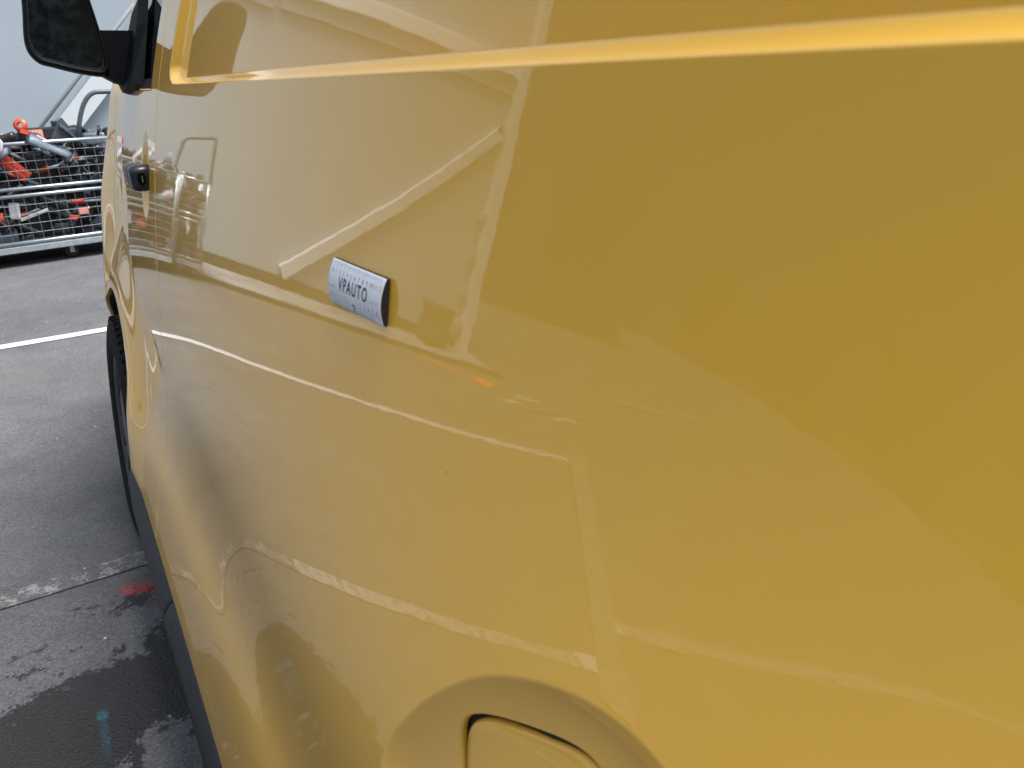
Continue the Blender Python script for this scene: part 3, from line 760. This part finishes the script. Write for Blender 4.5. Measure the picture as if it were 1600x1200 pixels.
for sx in (.48, 1.60):
    bm = bmesh.new(); add_box(bm, (sx, 3.19, .80), (.3, .14, .16), bev=.05); keep(bm_obj('headlight', bm, M['tsilver']), van)

# --- wheels
def wheel(loc, steer=0, flip=1, camber=0):
    bm = bmesh.new(); r = .318; Wd = .195
    prof = [(.012, .205), (.004, .215), (-.002, .235), (-.004, .262), (0, .290), (.010, .307), (.022, .315), (.03, r), (.055, r + .001), (.06, r - .006), (.066, r - .006), (.07, r + .001), (.125, r + .001), (.13, r - .006), (.136, r - .006), (.14, r + .001), (.165, r), (.185, .305), (.195, .27), (.19, .21)]
    lathe(bm, [(p[0] * flip, p[1]) for p in prof], 72)
    for k in range(60):                       # shoulder blocks
        a = 2 * math.pi * k / 60
        add_box(bm, (.018 * flip, .3075 * math.cos(a), .3075 * math.sin(a)), (.024, .012, .008), Matrix.Rotation(a, 3, 'X'))
    bmesh.ops.recalc_face_normals(bm, faces=bm.faces)
    o = bm_obj('wheel', bm, M['tyre']); keep(o, van); o.matrix_parent_inverse = Matrix.Identity(4); o.location = Vector(loc) - van.location; o.rotation_euler = (0, camber, steer)
    bm = bmesh.new()
    lathe(bm, [(p[0] * flip, p[1]) for p in [(.03, .206), (.008, .207), (.006, .200), (.014, .194), (.026, .188), (.030, .176), (.020, .15), (.012, .11), (.016, .085), (.010, .06), (.008, .03), (.007, .0001)]], 60)
    ho = bm_obj('rim', bm, M['rim'], o)
    for k in range(10):
        a = 2 * math.pi * k / 10; bm = bmesh.new(); add_box(bm, (.0155 * flip, .145 * math.cos(a), .145 * math.sin(a)), (.012, .05, .026), Matrix.Rotation(a, 3, 'X'), bev=.004)
        bm_obj('rim_slot', bm, M['gap'], o)
    return o
wheel((.050, 2.26, .318), R(0), 1, R(6)); wheel((.04, -1.05 + .2, .318)); wheel((XR - .04, 2.26, .318), R(-3), -1); wheel((XR - .04, -.85, .318), 0, -1)

# ------------------------------------------------------------------ paper card stuck on the flank
card = empty('ruler_card', (0.17, .505, 1.06)); tag(card, 'small curled white card with ruler scale and capital lettering on the yellow van side', 'card')
def sp(y, z): return Vector((side_x(y, z), y, z + ZO))
CA, CB, CCc, CDd = (.5480, -.1195), (.4525, -.1175), (.4500, -.1475), (.5465, -.1515)    # front-top, rear-top, rear-bottom, front-bottom
def card_pt(u, v, lift=0):                    # u 0..1 front to rear, v 0..1 top to bottom
    y = (CA[0] * (1 - u) + CB[0] * u) * (1 - v) + (CDd[0] * (1 - u) + CCc[0] * u) * v
    z = (CA[1] * (1 - u) + CB[1] * u) * (1 - v) + (CDd[1] * (1 - u) + CCc[1] * u) * v
    b = .0020 + .0036 * (1 - (2 * v - 1) ** 2) ** .9 + .0006 * u
    return sp(y, z) + Vector((-(b + lift), 0, 0))
def card_sheet(name, m, l0, l1):
    bm = bmesh.new(); nu, nv = 30, 24
    G = [[[bm.verts.new(card_pt(i / nu, j / nv, l)) for j in range(nv + 1)] for i in range(nu + 1)] for l in (l0, l1)]
    for g in G:
        for i in range(nu):
            for j in range(nv): f = bm.faces.new((g[i][j], g[i + 1][j], g[i + 1][j + 1], g[i][j + 1])); f.smooth = True
    for a, b in ((G[0], G[1]),):
        for i in range(nu):
            for j in (0, nv): bm.faces.new((a[i][j], a[i + 1][j], b[i + 1][j], b[i][j]))
        for j in range(nv):
            for i in (0, nu): bm.faces.new((a[i][j], a[i][j + 1], b[i][j + 1], b[i][j]))
    bmesh.ops.recalc_face_normals(bm, faces=bm.faces); return keep(bm_obj(name, bm, m), card)
card_sheet('paper', M['card'], .0001, .0004)
bm = bmesh.new(); nu, nv = 24, 20; A_ = []; B_ = []
for i in range(nu + 1):
    A_.append([bm.verts.new(card_pt(i / nu, j / nv, .00005)) for j in range(nv + 1)])
    r0, r1 = card_pt(i / nu, 0, -.0016), card_pt(i / nu, 1, -.0016)
    B_.append([bm.verts.new(r0.lerp(r1, j / nv)) for j in range(nv + 1)])
for G in (A_, B_):
    for i in range(nu):
        for j in range(nv): bm.faces.new((G[i][j], G[i + 1][j], G[i + 1][j + 1], G[i][j + 1]))
for i in range(nu):
    for j in (0, nv): bm.faces.new((A_[i][j], A_[i + 1][j], B_[i + 1][j], B_[i][j]))
for j in range(nv):
    for i in (0, nu): bm.faces.new((A_[i][j], A_[i][j + 1], B_[i][j + 1], B_[i][j]))
bmesh.ops.recalc_face_normals(bm, faces=bm.faces); keep(bm_obj('foam_backing', bm, M['cardback']), card)
CW, CH = .0965, .0345
def text_on_card(s, u, v, size, m, name='lettering', sx=1., bold=0.):
    cu = bpy.data.curves.new('t', 'FONT'); cu.body = s; cu.size = 1; cu.align_x = 'CENTER'; cu.align_y = 'CENTER'; cu.offset = bold
    cu.space_character = 1.25
    to = bpy.data.objects.new('t', cu); COL.objects.link(to); bpy.context.view_layer.update()
    me = bpy.data.meshes.new_from_object(to.evaluated_get(bpy.context.evaluated_depsgraph_get())); bpy.data.objects.remove(to)
    b_ = bmesh.new(); b_.from_mesh(me); bmesh.ops.triangulate(b_, faces=b_.faces[:]); bmesh.ops.subdivide_edges(b_, edges=b_.edges[:], cuts=3, use_grid_fill=True); b_.to_mesh(me); b_.free()
    for v_ in me.vertices:
        x, y = v_.co.x * size * sx, v_.co.y * size
        v_.co = card_pt(u + x / CW, v - y / CH, .0006)
    o = link(name, me, m); keep(o, card); return o
text_on_card('VPAUTO', .50, .47, .0145, M['ink'], sx=.80, bold=.01)
for i in range(13): text_on_card(str(i), .075 + i * .0735, .22, .0048, M['inkred'], 'numeral')
for i, s in enumerate(('6', '5', '4', '3', '2', '1')): text_on_card(s, .075 + i * .073, .745, .0046, M['inkred'], 'numeral')
for i, s in enumerate(('1', '2', '3', '4', '5', '6')): text_on_card(s, .575 + i * .073, .745, .0046, M['inkred'], 'numeral')
text_on_card('7', .51, .89, .0085, M['ink'], 'numeral', bold=.02)
bm = bmesh.new()
def mark(u0, u1, v0, v1, lift=.0006):
    bm.faces.new([bm.verts.new(card_pt(*p, lift)) for p in ((u0, v0), (u1, v0), (u1, v1), (u0, v1))])
for i in range(61):
    u = .06 + i * .0147; mark(u - .0012, u + .0012, .015, .13 if i % 5 == 0 else .085)
for i in range(56):
    u = .06 + i * .0147; mark(u - .0012, u + .0012, .87, .985)
for i in range(20): mark(.01 + i * .049, .059 + i * .049, .82, .832)
for i in range(4): mark(.0 + i * .04, .04 + i * .04, .545, .556); mark(.02 + i * .03, .05 + i * .03, .575, .583); mark(.80 + i * .04, .84 + i * .04, .545, .556)
bmesh.ops.recalc_face_normals(bm, faces=bm.faces); keep(bm_obj('tick_marks', bm, M['inktick']), card)

# ------------------------------------------------------------------ cage trolleys
def make_trolley(loc, rz, L, D, label):
    t = empty('cage_trolley', loc, rz); tag(t, label, 'trolley', 'wheeled cage trolleys by the wall')
    H0, H1, Hm, Hn, Ht = .095, .145, .505, .555, .865
    bm = bmesh.new()
    for y in (0, D): add_box(bm, (L / 2, y, .125), (L, .035, .045), bev=.004)
    for x in (0, L): add_box(bm, (x, D / 2, .125), (.035, D - .04, .044), bev=.004)
    for x in np.linspace(.15, L - .15, 5): add_box(bm, (x, D / 2, .118), (.03, D - .04, .025))
    bm_obj('base_frame', bm, M['beam'], t)
    bm = bmesh.new()
    for y in (0, D):
        for z in (.17, Hm, Hn, Ht): add_tube(bm, [(.0, y - .0, z), (L, y, z)], .0135, 12)
    for x in (0, L):
        for z in (.17, Hm, Hn, Ht): add_tube(bm, [(x, .0, z), (x, D, z)], .0135, 12)
    bm_obj('rail', bm, M['steel'], t)
    for x in (0, L):
        for y in (0, D):
            bm = bmesh.new(); add_tube(bm, [(x, y, .14), (x, y, Ht + .004)], .0155, 12); bm_obj('corner_post', bm, M['steel'], t)
    def mesh(p0, p1, z0, z1):
        bm = bmesh.new(); p0, p1 = Vector(p0), Vector(p1); n = max(2, round((p1 - p0).length / .068)); k = max(2, round((z1 - z0) / .068))
        for i in range(1, n): q = p0.lerp(p1, i / n); add_tube(bm, [(q.x, q.y, z0), (q.x, q.y, z1)], .0019, 5, False)
        for j in range(1, k): z = z0 + (z1 - z0) * j / k; add_tube(bm, [(p0.x, p0.y, z), (p1.x, p1.y, z)], .0019, 5, False)
        bm_obj('mesh_panel', bm, M['wire'], t)
    for a, b in (((0, -.002, 0), (L, -.002, 0)), ((0, D, 0), (L, D, 0)), ((0, 0, 0), (0, D, 0)), ((L, 0, 0), (L, D, 0))):
        mesh(a, b, .17, Hm); mesh(a, b, Hn, Ht)
    bm = bmesh.new(); add_box(bm, (L / 2, D / 2, .15), (L - .04, D - .04, .006)); bm_obj('floor_plate', bm, M['beam'], t)
    for x in ((.16, .715, L - .16) if L > .4 else (.06, L - .06)):
        for y in (.09, D - .09):
            bm = bmesh.new(); lathe(bm, [(-.018, .0001), (-.018, .04), (-.016, .048), (.016, .048), (.018, .04), (.018, .0001)], 20)
            bmesh.ops.rotate(bm, cent=(0, 0, 0), matrix=Matrix.Rotation(R(80), 3, 'Z'), verts=bm.verts); bmesh.ops.translate(bm, vec=(x, y, .049), verts=bm.verts)
            o = bm_obj('castor', bm, M['tblack'], t)
            bm = bmesh.new(); add_box(bm, (x, y - .026, .073), (.03, .004, .06)); add_box(bm, (x, y + .026, .073), (.03, .004, .06)); add_box(bm, (x, y, .101), (.06, .06, .006)); bm_obj('castor_fork', bm, M['steel'], o)
    return t
def handle(t, pts, r=.0165):
    bm = bmesh.new(); add_tube(bm, pts, r, 12); return bm_obj('push_handle', bm, M['tube_dark'], t)
TR = R(8); TX, TY = -.585, 6.69
t1 = make_trolley((TX, TY, 0), TR, 1.35, .75, 'nearer wide cage trolley of galvanised tube heaped with black and orange power tools')
h0 = (.935, .02, .87)
handle(t1, [(.925, .06, .82)] + arc_pts((.965, .06, .98), (1.035, .06, 1.185), (1.13, .06, 1.19), 8) + arc_pts((1.24, .06, 1.19), (1.32, .06, 1.185), (1.34, .06, 1.0)) + [(1.35, .06, .83)])
t2 = make_trolley((-.93, 6.86, 0), R(3), .29, .62, 'narrow cage trolley with a tall bent push handle beside the wide one')
handle(t2, [(-.02, .0, .86), (.005, .0, .95)] + arc_pts((.02, .0, 1.15), (.03, .0, 1.27), (.06, .0, 1.275), 4) + arc_pts((.28, .0, 1.215), (.335, .0, 1.20), (.35, .0, 1.15), 4) + [(.37, .0, .92), (.31, .0, .86)])

# ------------------------------------------------------------------ scrapped power tools
def tool_drill():
    bm = bmesh.new()
    add_box(bm, (0, 0, 0), (.17, .062, .065), bev=.018, mi=0); add_tube(bm, [(.08, 0, 0), (.125, 0, 0), (.15, 0, 0)], [.026, .024, .012], 10, mi=1)
    add_box(bm, (-.045, 0, -.075), (.045, .042, .11), Matrix.Rotation(R(12), 3, 'Y'), bev=.012, mi=0); add_box(bm, (-.05, 0, -.145), (.10, .07, .045), bev=.01, mi=1); add_box(bm, (-.01, -.032, .005), (.07, .006, .03), mi=2)
    add_box(bm, (-.018, 0, -.052), (.014, .02, .026), mi=2); return bm, 'cordless_drill', (M['tblack'], M['tgrey'], M['torange'])
def tool_saw():
    bm = bmesh.new()
    add_box(bm, (0, 0, 0), (.20, .10, .12), bev=.025, mi=0)
    add_tube(bm, [(-.09, 0, .03), (-.15, 0, .06), (-.20, 0, .03), (-.19, 0, -.04), (-.10, 0, -.045)], .017, 10, mi=1)
    add_tube(bm, [(.04, -.05, .03), (.06, -.06, .11), (.06, .06, .11), (.04, .05, .03)], .012, 8, mi=1); add_box(bm, (.22, .01, -.02), (.28, .008, .055), bev=.003, mi=2); return bm, 'chain_saw', (M['tgrey'], M['tblack'], M['twhite'])
def tool_grinder():
    bm = bmesh.new(); add_tube(bm, [(-.13, 0, 0), (-.10, 0, 0), (.06, 0, 0), (.10, 0, 0)], [.024, .032, .036, .03], 12, mi=0)
    add_box(bm, (.125, 0, 0), (.06, .06, .05), bev=.012, mi=1); vs = []
    add_tube(bm, [(.13, 0, -.028), (.13, 0, -.032)], .058, 20, mi=2); add_tube(bm, [(.12, .03, 0), (.12, .13, 0)], .015, 8, mi=0); return bm, 'angle_grinder', (M['tblack'], M['tgrey'], M['tgrey'])
def tool_battery():
    bm = bmesh.new(); add_box(bm, (0, 0, 0), (.13, .085, .065), bev=.012, mi=0); add_box(bm, (0, 0, .04), (.10, .06, .022), bev=.004, mi=1); add_box(bm, (.066, 0, 0), (.004, .05, .03), mi=2); return bm, 'battery_pack', (M['tblack'], M['tgrey'], M['tpink'])
def tool_shell():
    bm = bmesh.new(); n, m_ = 12, 8; G = []
    for i in range(n + 1):
        u = i / n; row = []
        for j in range(m_ + 1):
            a = math.pi * j / m_; r = .075 * (1 - .45 * u * u) + .004 * math.sin(9 * u); row.append(bm.verts.new((-.13 + .27 * u, r * math.cos(a), r * math.sin(a) * .8 + .03 * u)))
        G.append(row)
    for A, B in zip(G, G[1:]):
        for k in range(m_): f = bm.faces.new((A[k], A[k + 1], B[k + 1], B[k])); f.smooth = True
    g = bm.faces[:]; bmesh.ops.solidify(bm, geom=g, thickness=.006); add_box(bm, (-.05, 0, .062), (.07, .03, .012), bev=.003, mi=1); return bm, 'tool_housing', (M['tsilver'], M['tpink'])
def tool_trimmer():
    bm = bmesh.new(); add_tube(bm, [(-.22, 0, 0), (.12, 0, 0)], .011, 8, mi=0); add_box(bm, (-.21, 0, .01), (.12, .05, .06), bev=.014, mi=1)
    add_box(bm, (.15, 0, -.01), (.09, .09, .06), bev=.02, mi=1); add_box(bm, (.02, 0, .0), (.10, .032, .036), bev=.008, mi=2); return bm, 'hedge_trimmer', (M['tsilver'], M['tblack'], M['torange'])
PROTO = {}
LAB = {'cordless_drill': ('black cordless drill', 'drill'), 'chain_saw': ('grey chain saw', 'saw'), 'angle_grinder': ('black angle grinder', 'grinder'),
       'battery_pack': ('black battery pack', 'battery'), 'tool_housing': ('silver tool housing', 'housing'), 'hedge_trimmer': ('slim hedge trimmer', 'trimmer')}
ORD = ['lowest', 'second lowest', 'third lowest', 'middle', 'third highest', 'second highest', 'top']
for fn in (tool_drill, tool_saw, tool_grinder, tool_battery, tool_shell, tool_trimmer):
    bm, nm, ms = fn(); me = bpy.data.meshes.new(nm); bm.normal_update(); bm.to_mesh(me); bm.free()
    for q in ms: me.materials.append(q)
    PROTO[nm] = me
def put(nm, loc, rot, s=1., where='wide', pos=''):
    o = bpy.data.objects.new(nm, PROTO[nm]); COL.objects.link(o); o.location = loc; o.rotation_euler = rot; o.scale = (s, s, s)
    l, c_ = LAB[nm]; tag(o, l + (', ' + pos if pos else ' in the trolley'), c_, '%ss piled in the cage trolleys' % nm.replace('_', ' ')); return o
rot8 = Matrix.Rotation(TR, 3, 'Z')
names = ['chain_saw', 'cordless_drill', 'tool_housing', 'battery_pack', 'angle_grinder', 'cordless_drill', 'chain_saw', 'battery_pack', 'angle_grinder', 'hedge_trimmer']
def heap(org, rz, L, D, n_layers, where, cols, rows_=2, top=.88):
    rm = Matrix.Rotation(rz, 3, 'Z')
    for k in range(n_layers):
        z = .22 + (top - .22) * k / (n_layers - 1)
        for r in range(rows_):
            for i in range(cols):
                x = (i + .5 + random.uniform(-.25, .25)) * L / cols; x = min(max(x, .11), L - .11)
                y = .105 + r * .19 + random.uniform(-.01, .05)
                p = rm @ Vector((x, y, 0)) + Vector((org[0], org[1], z + random.uniform(-.03, .03)))
                nm_ = random.choice(names); tr_ = nm_ == 'hedge_trimmer' or nm_ == 'chain_saw'
                if tr_: x = min(max(x, .24), L - .24) if L > .6 else x; p = rm @ Vector((x, max(y, .14), 0)) + Vector((org[0], org[1], p.z))
                put(nm_, p, (random.uniform(-1.2, 1.2), random.uniform(-.5, .5) if tr_ else random.uniform(-1, 1), rz + (random.uniform(-.2, .2) if L > .6 else 1.5) + random.choice((0, math.pi)) if tr_ else random.uniform(-.7, .7) + random.choice((0, math.pi))), random.uniform(.75, 1.0), where, '%s layer, %s row, %s' % (ORD[k], ('front', 'second', 'back')[r], ('%s from left, wide trolley' % ('first', 'second', 'third', 'fourth', 'fifth', 'sixth', 'seventh')[i]) if cols > 1 else 'narrow trolley'))
heap((TX, TY), TR, 1.35, .75, 7, 'wide', 7, 3, .86)
heap((-.93, 6.86), R(3), .29, .62, 6, 'narrow', 1, 2, .78)
# dark tarp-like filling so that the middle of each heap is closed
for org, rz, L, D, lb in (((TX, TY), TR, 1.35, .75, 'wide'), ((-.93, 6.86), R(3), .29, .62, 'narrow')):
    bm = bmesh.new(); nx_, ny_ = 24, 12; G = []
    for i in range(nx_ + 1):
        row = []
        for j in range(ny_ + 1):
            x = .04 + (L - .08) * i / nx_; y = .28 + (D - .32) * j / ny_; row.append(bm.verts.new((x, y, .74 + random.uniform(-.035, .035) if 0 < j < ny_ and 0 < i < nx_ else .70)))
        G.append(row)
    for A, B in zip(G, G[1:]):
        for k in range(ny_): bm.faces.new((A[k], A[k + 1], B[k + 1], B[k]))
    bmesh.ops.extrude_face_region(bm, geom=bm.faces[:])
    lo = [v for v in bm.verts if v.index == -1]
    bm.verts.ensure_lookup_table(); half = len(bm.verts) // 2
    for v in bm.verts[half:]: v.co.z = .16
    bmesh.ops.recalc_face_normals(bm, faces=bm.faces)
    o = bm_obj('scrap_filling', bm, M['tblack']); o.location = (org[0], org[1], 0); o.rotation_euler = (0, 0, rz)
    tag(o, 'dark mass of scrapped tools deep inside the %s cage trolley' % lb, 'scrap', kind='stuff')
# particular pieces seen at the front and on top of the heap (x, z read off the wide trolley's front)
def T1(x, y, z): return rot8 @ Vector((x, y, 0)) + Vector((TX, TY, z))
def single(name, bm, ms, loc, rot, label, cat):
    me = bpy.data.meshes.new(name); bm.normal_update(); bm.to_mesh(me); bm.free()
    o = link(name, me, list(ms)); o.location = loc; o.rotation_euler = rot; tag(o, label, cat); return o
bm = bmesh.new(); add_box(bm, (0, 0, 0), (.21, .03, .085), bev=.01, mi=0); add_box(bm, (0, -.017, 0), (.18, .004, .055), mi=1)
for dz in (-.015, .012): add_box(bm, (0, -.021, dz), (.16, .005, .006), mi=0)
single('tool_casing', bm, (M['tred'], M['torange']), T1(.47, .035, .70), (0, R(48), R(4)), 'long glossy red casing leaning diagonally behind the upper trolley mesh', 'casing')
bm = bmesh.new(); add_tube(bm, [(-.055, 0, .13), (-.045, 0, 0), (-.03, 0, -.09), (.03, 0, -.10), (.05, 0, -.05), (.015, 0, .12)], .013, 8); add_box(bm, (-.02, 0, .13), (.085, .02, .06), bev=.008)
single('carry_handle', bm, (M['twhite'],), T1(.36, -.03, .915), (R(-12), R(-16), 0), 'white and pink looped plastic handle sticking up over the top rail', 'handle')
bm = bmesh.new(); lathe(bm, [(-.012, .02), (-.012, .045), (.012, .045), (.012, .02), (-.012, .02)], 20); add_box(bm, (0, -.05, -.04), (.03, .07, .03), mi=0)
single('tool_guard', bm, (M['torange'],), T1(.585, .1, .985), (R(20), R(20), R(70)), 'orange ring shaped guard on top of the tool heap', 'guard')
for k, (x, z, s, lb) in enumerate(((.29, .36, .045, 'leftmost orange block low behind the trolley mesh'), (.85, .345, .05, 'salmon block low behind the mesh near the van'), (.77, .305, .04, 'orange lump near the bottom of the trolley mesh'))):
    bm = bmesh.new(); add_box(bm, (0, 0, 0), (s * 1.4, s * .5, s), bev=.008); add_tube(bm, [(0, 0, 0), (s * .9, 0, s * .5)], s * .2, 8)
    single('tool_button_cap', bm, (M['torange'] if k != 1 else M['tpink'],), T1(x, .03, z), (0, R(15 * (k - 1)), 0), lb, 'cap')
bm = bmesh.new(); add_box(bm, (0, 0, 0), (.07, .03, .12), bev=.012); add_box(bm, (.12, 0, -.03), (.2, .02, .022), Matrix.Rotation(R(-22), 3, 'Y'), bev=.004)
single('tool_bracket', bm, (M['twhite'],), T1(.40, .03, .40), (0, R(5), 0), 'off white bracket with a pale arm behind the lower trolley mesh', 'bracket')
for k, (x, z, ry, lb) in enumerate(((.34, .735, -20, 'blue grey domed housing at the left of the red casing'), (.70, .80, 35, 'blue grey domed housing sloping down to the right of the red casing'))):
    o = put('tool_housing', T1(x, .04, z), (R(10), R(ry), 0), 1.1, 'wide'); o['label'] = lb
bm = bmesh.new(); prism(bm, [(-.09, -.03), (.10, -.03), (.09, .0), (.02, .12), (-.01, .10)], (1, 0, 0), (0, 0, 1), (0, 1, 0), .06); add_box(bm, (.05, .03, .02), (.13, .07, .05), bev=.012)
single('blade_guard', bm, (M['tgrey'],), T1(.85, .14, .90), (0, 0, R(8)), 'dark triangular blade guard by the foot of the push handle', 'guard')
bm = bmesh.new(); add_box(bm, (0, 0, 0), (.34, .10, .09), bev=.012); add_box(bm, (-.06, -.052, 0), (.09, .006, .06), bev=.002, mi=1); add_box(bm, (.1, 0, .06), (.08, .06, .05), bev=.008)
single('tool_case', bm, (M['tblack'], M['tpink']), T1(.74, .20, .915), (0, 0, R(6)), 'long black tool body with a pink panel lying behind the top rail', 'tool')
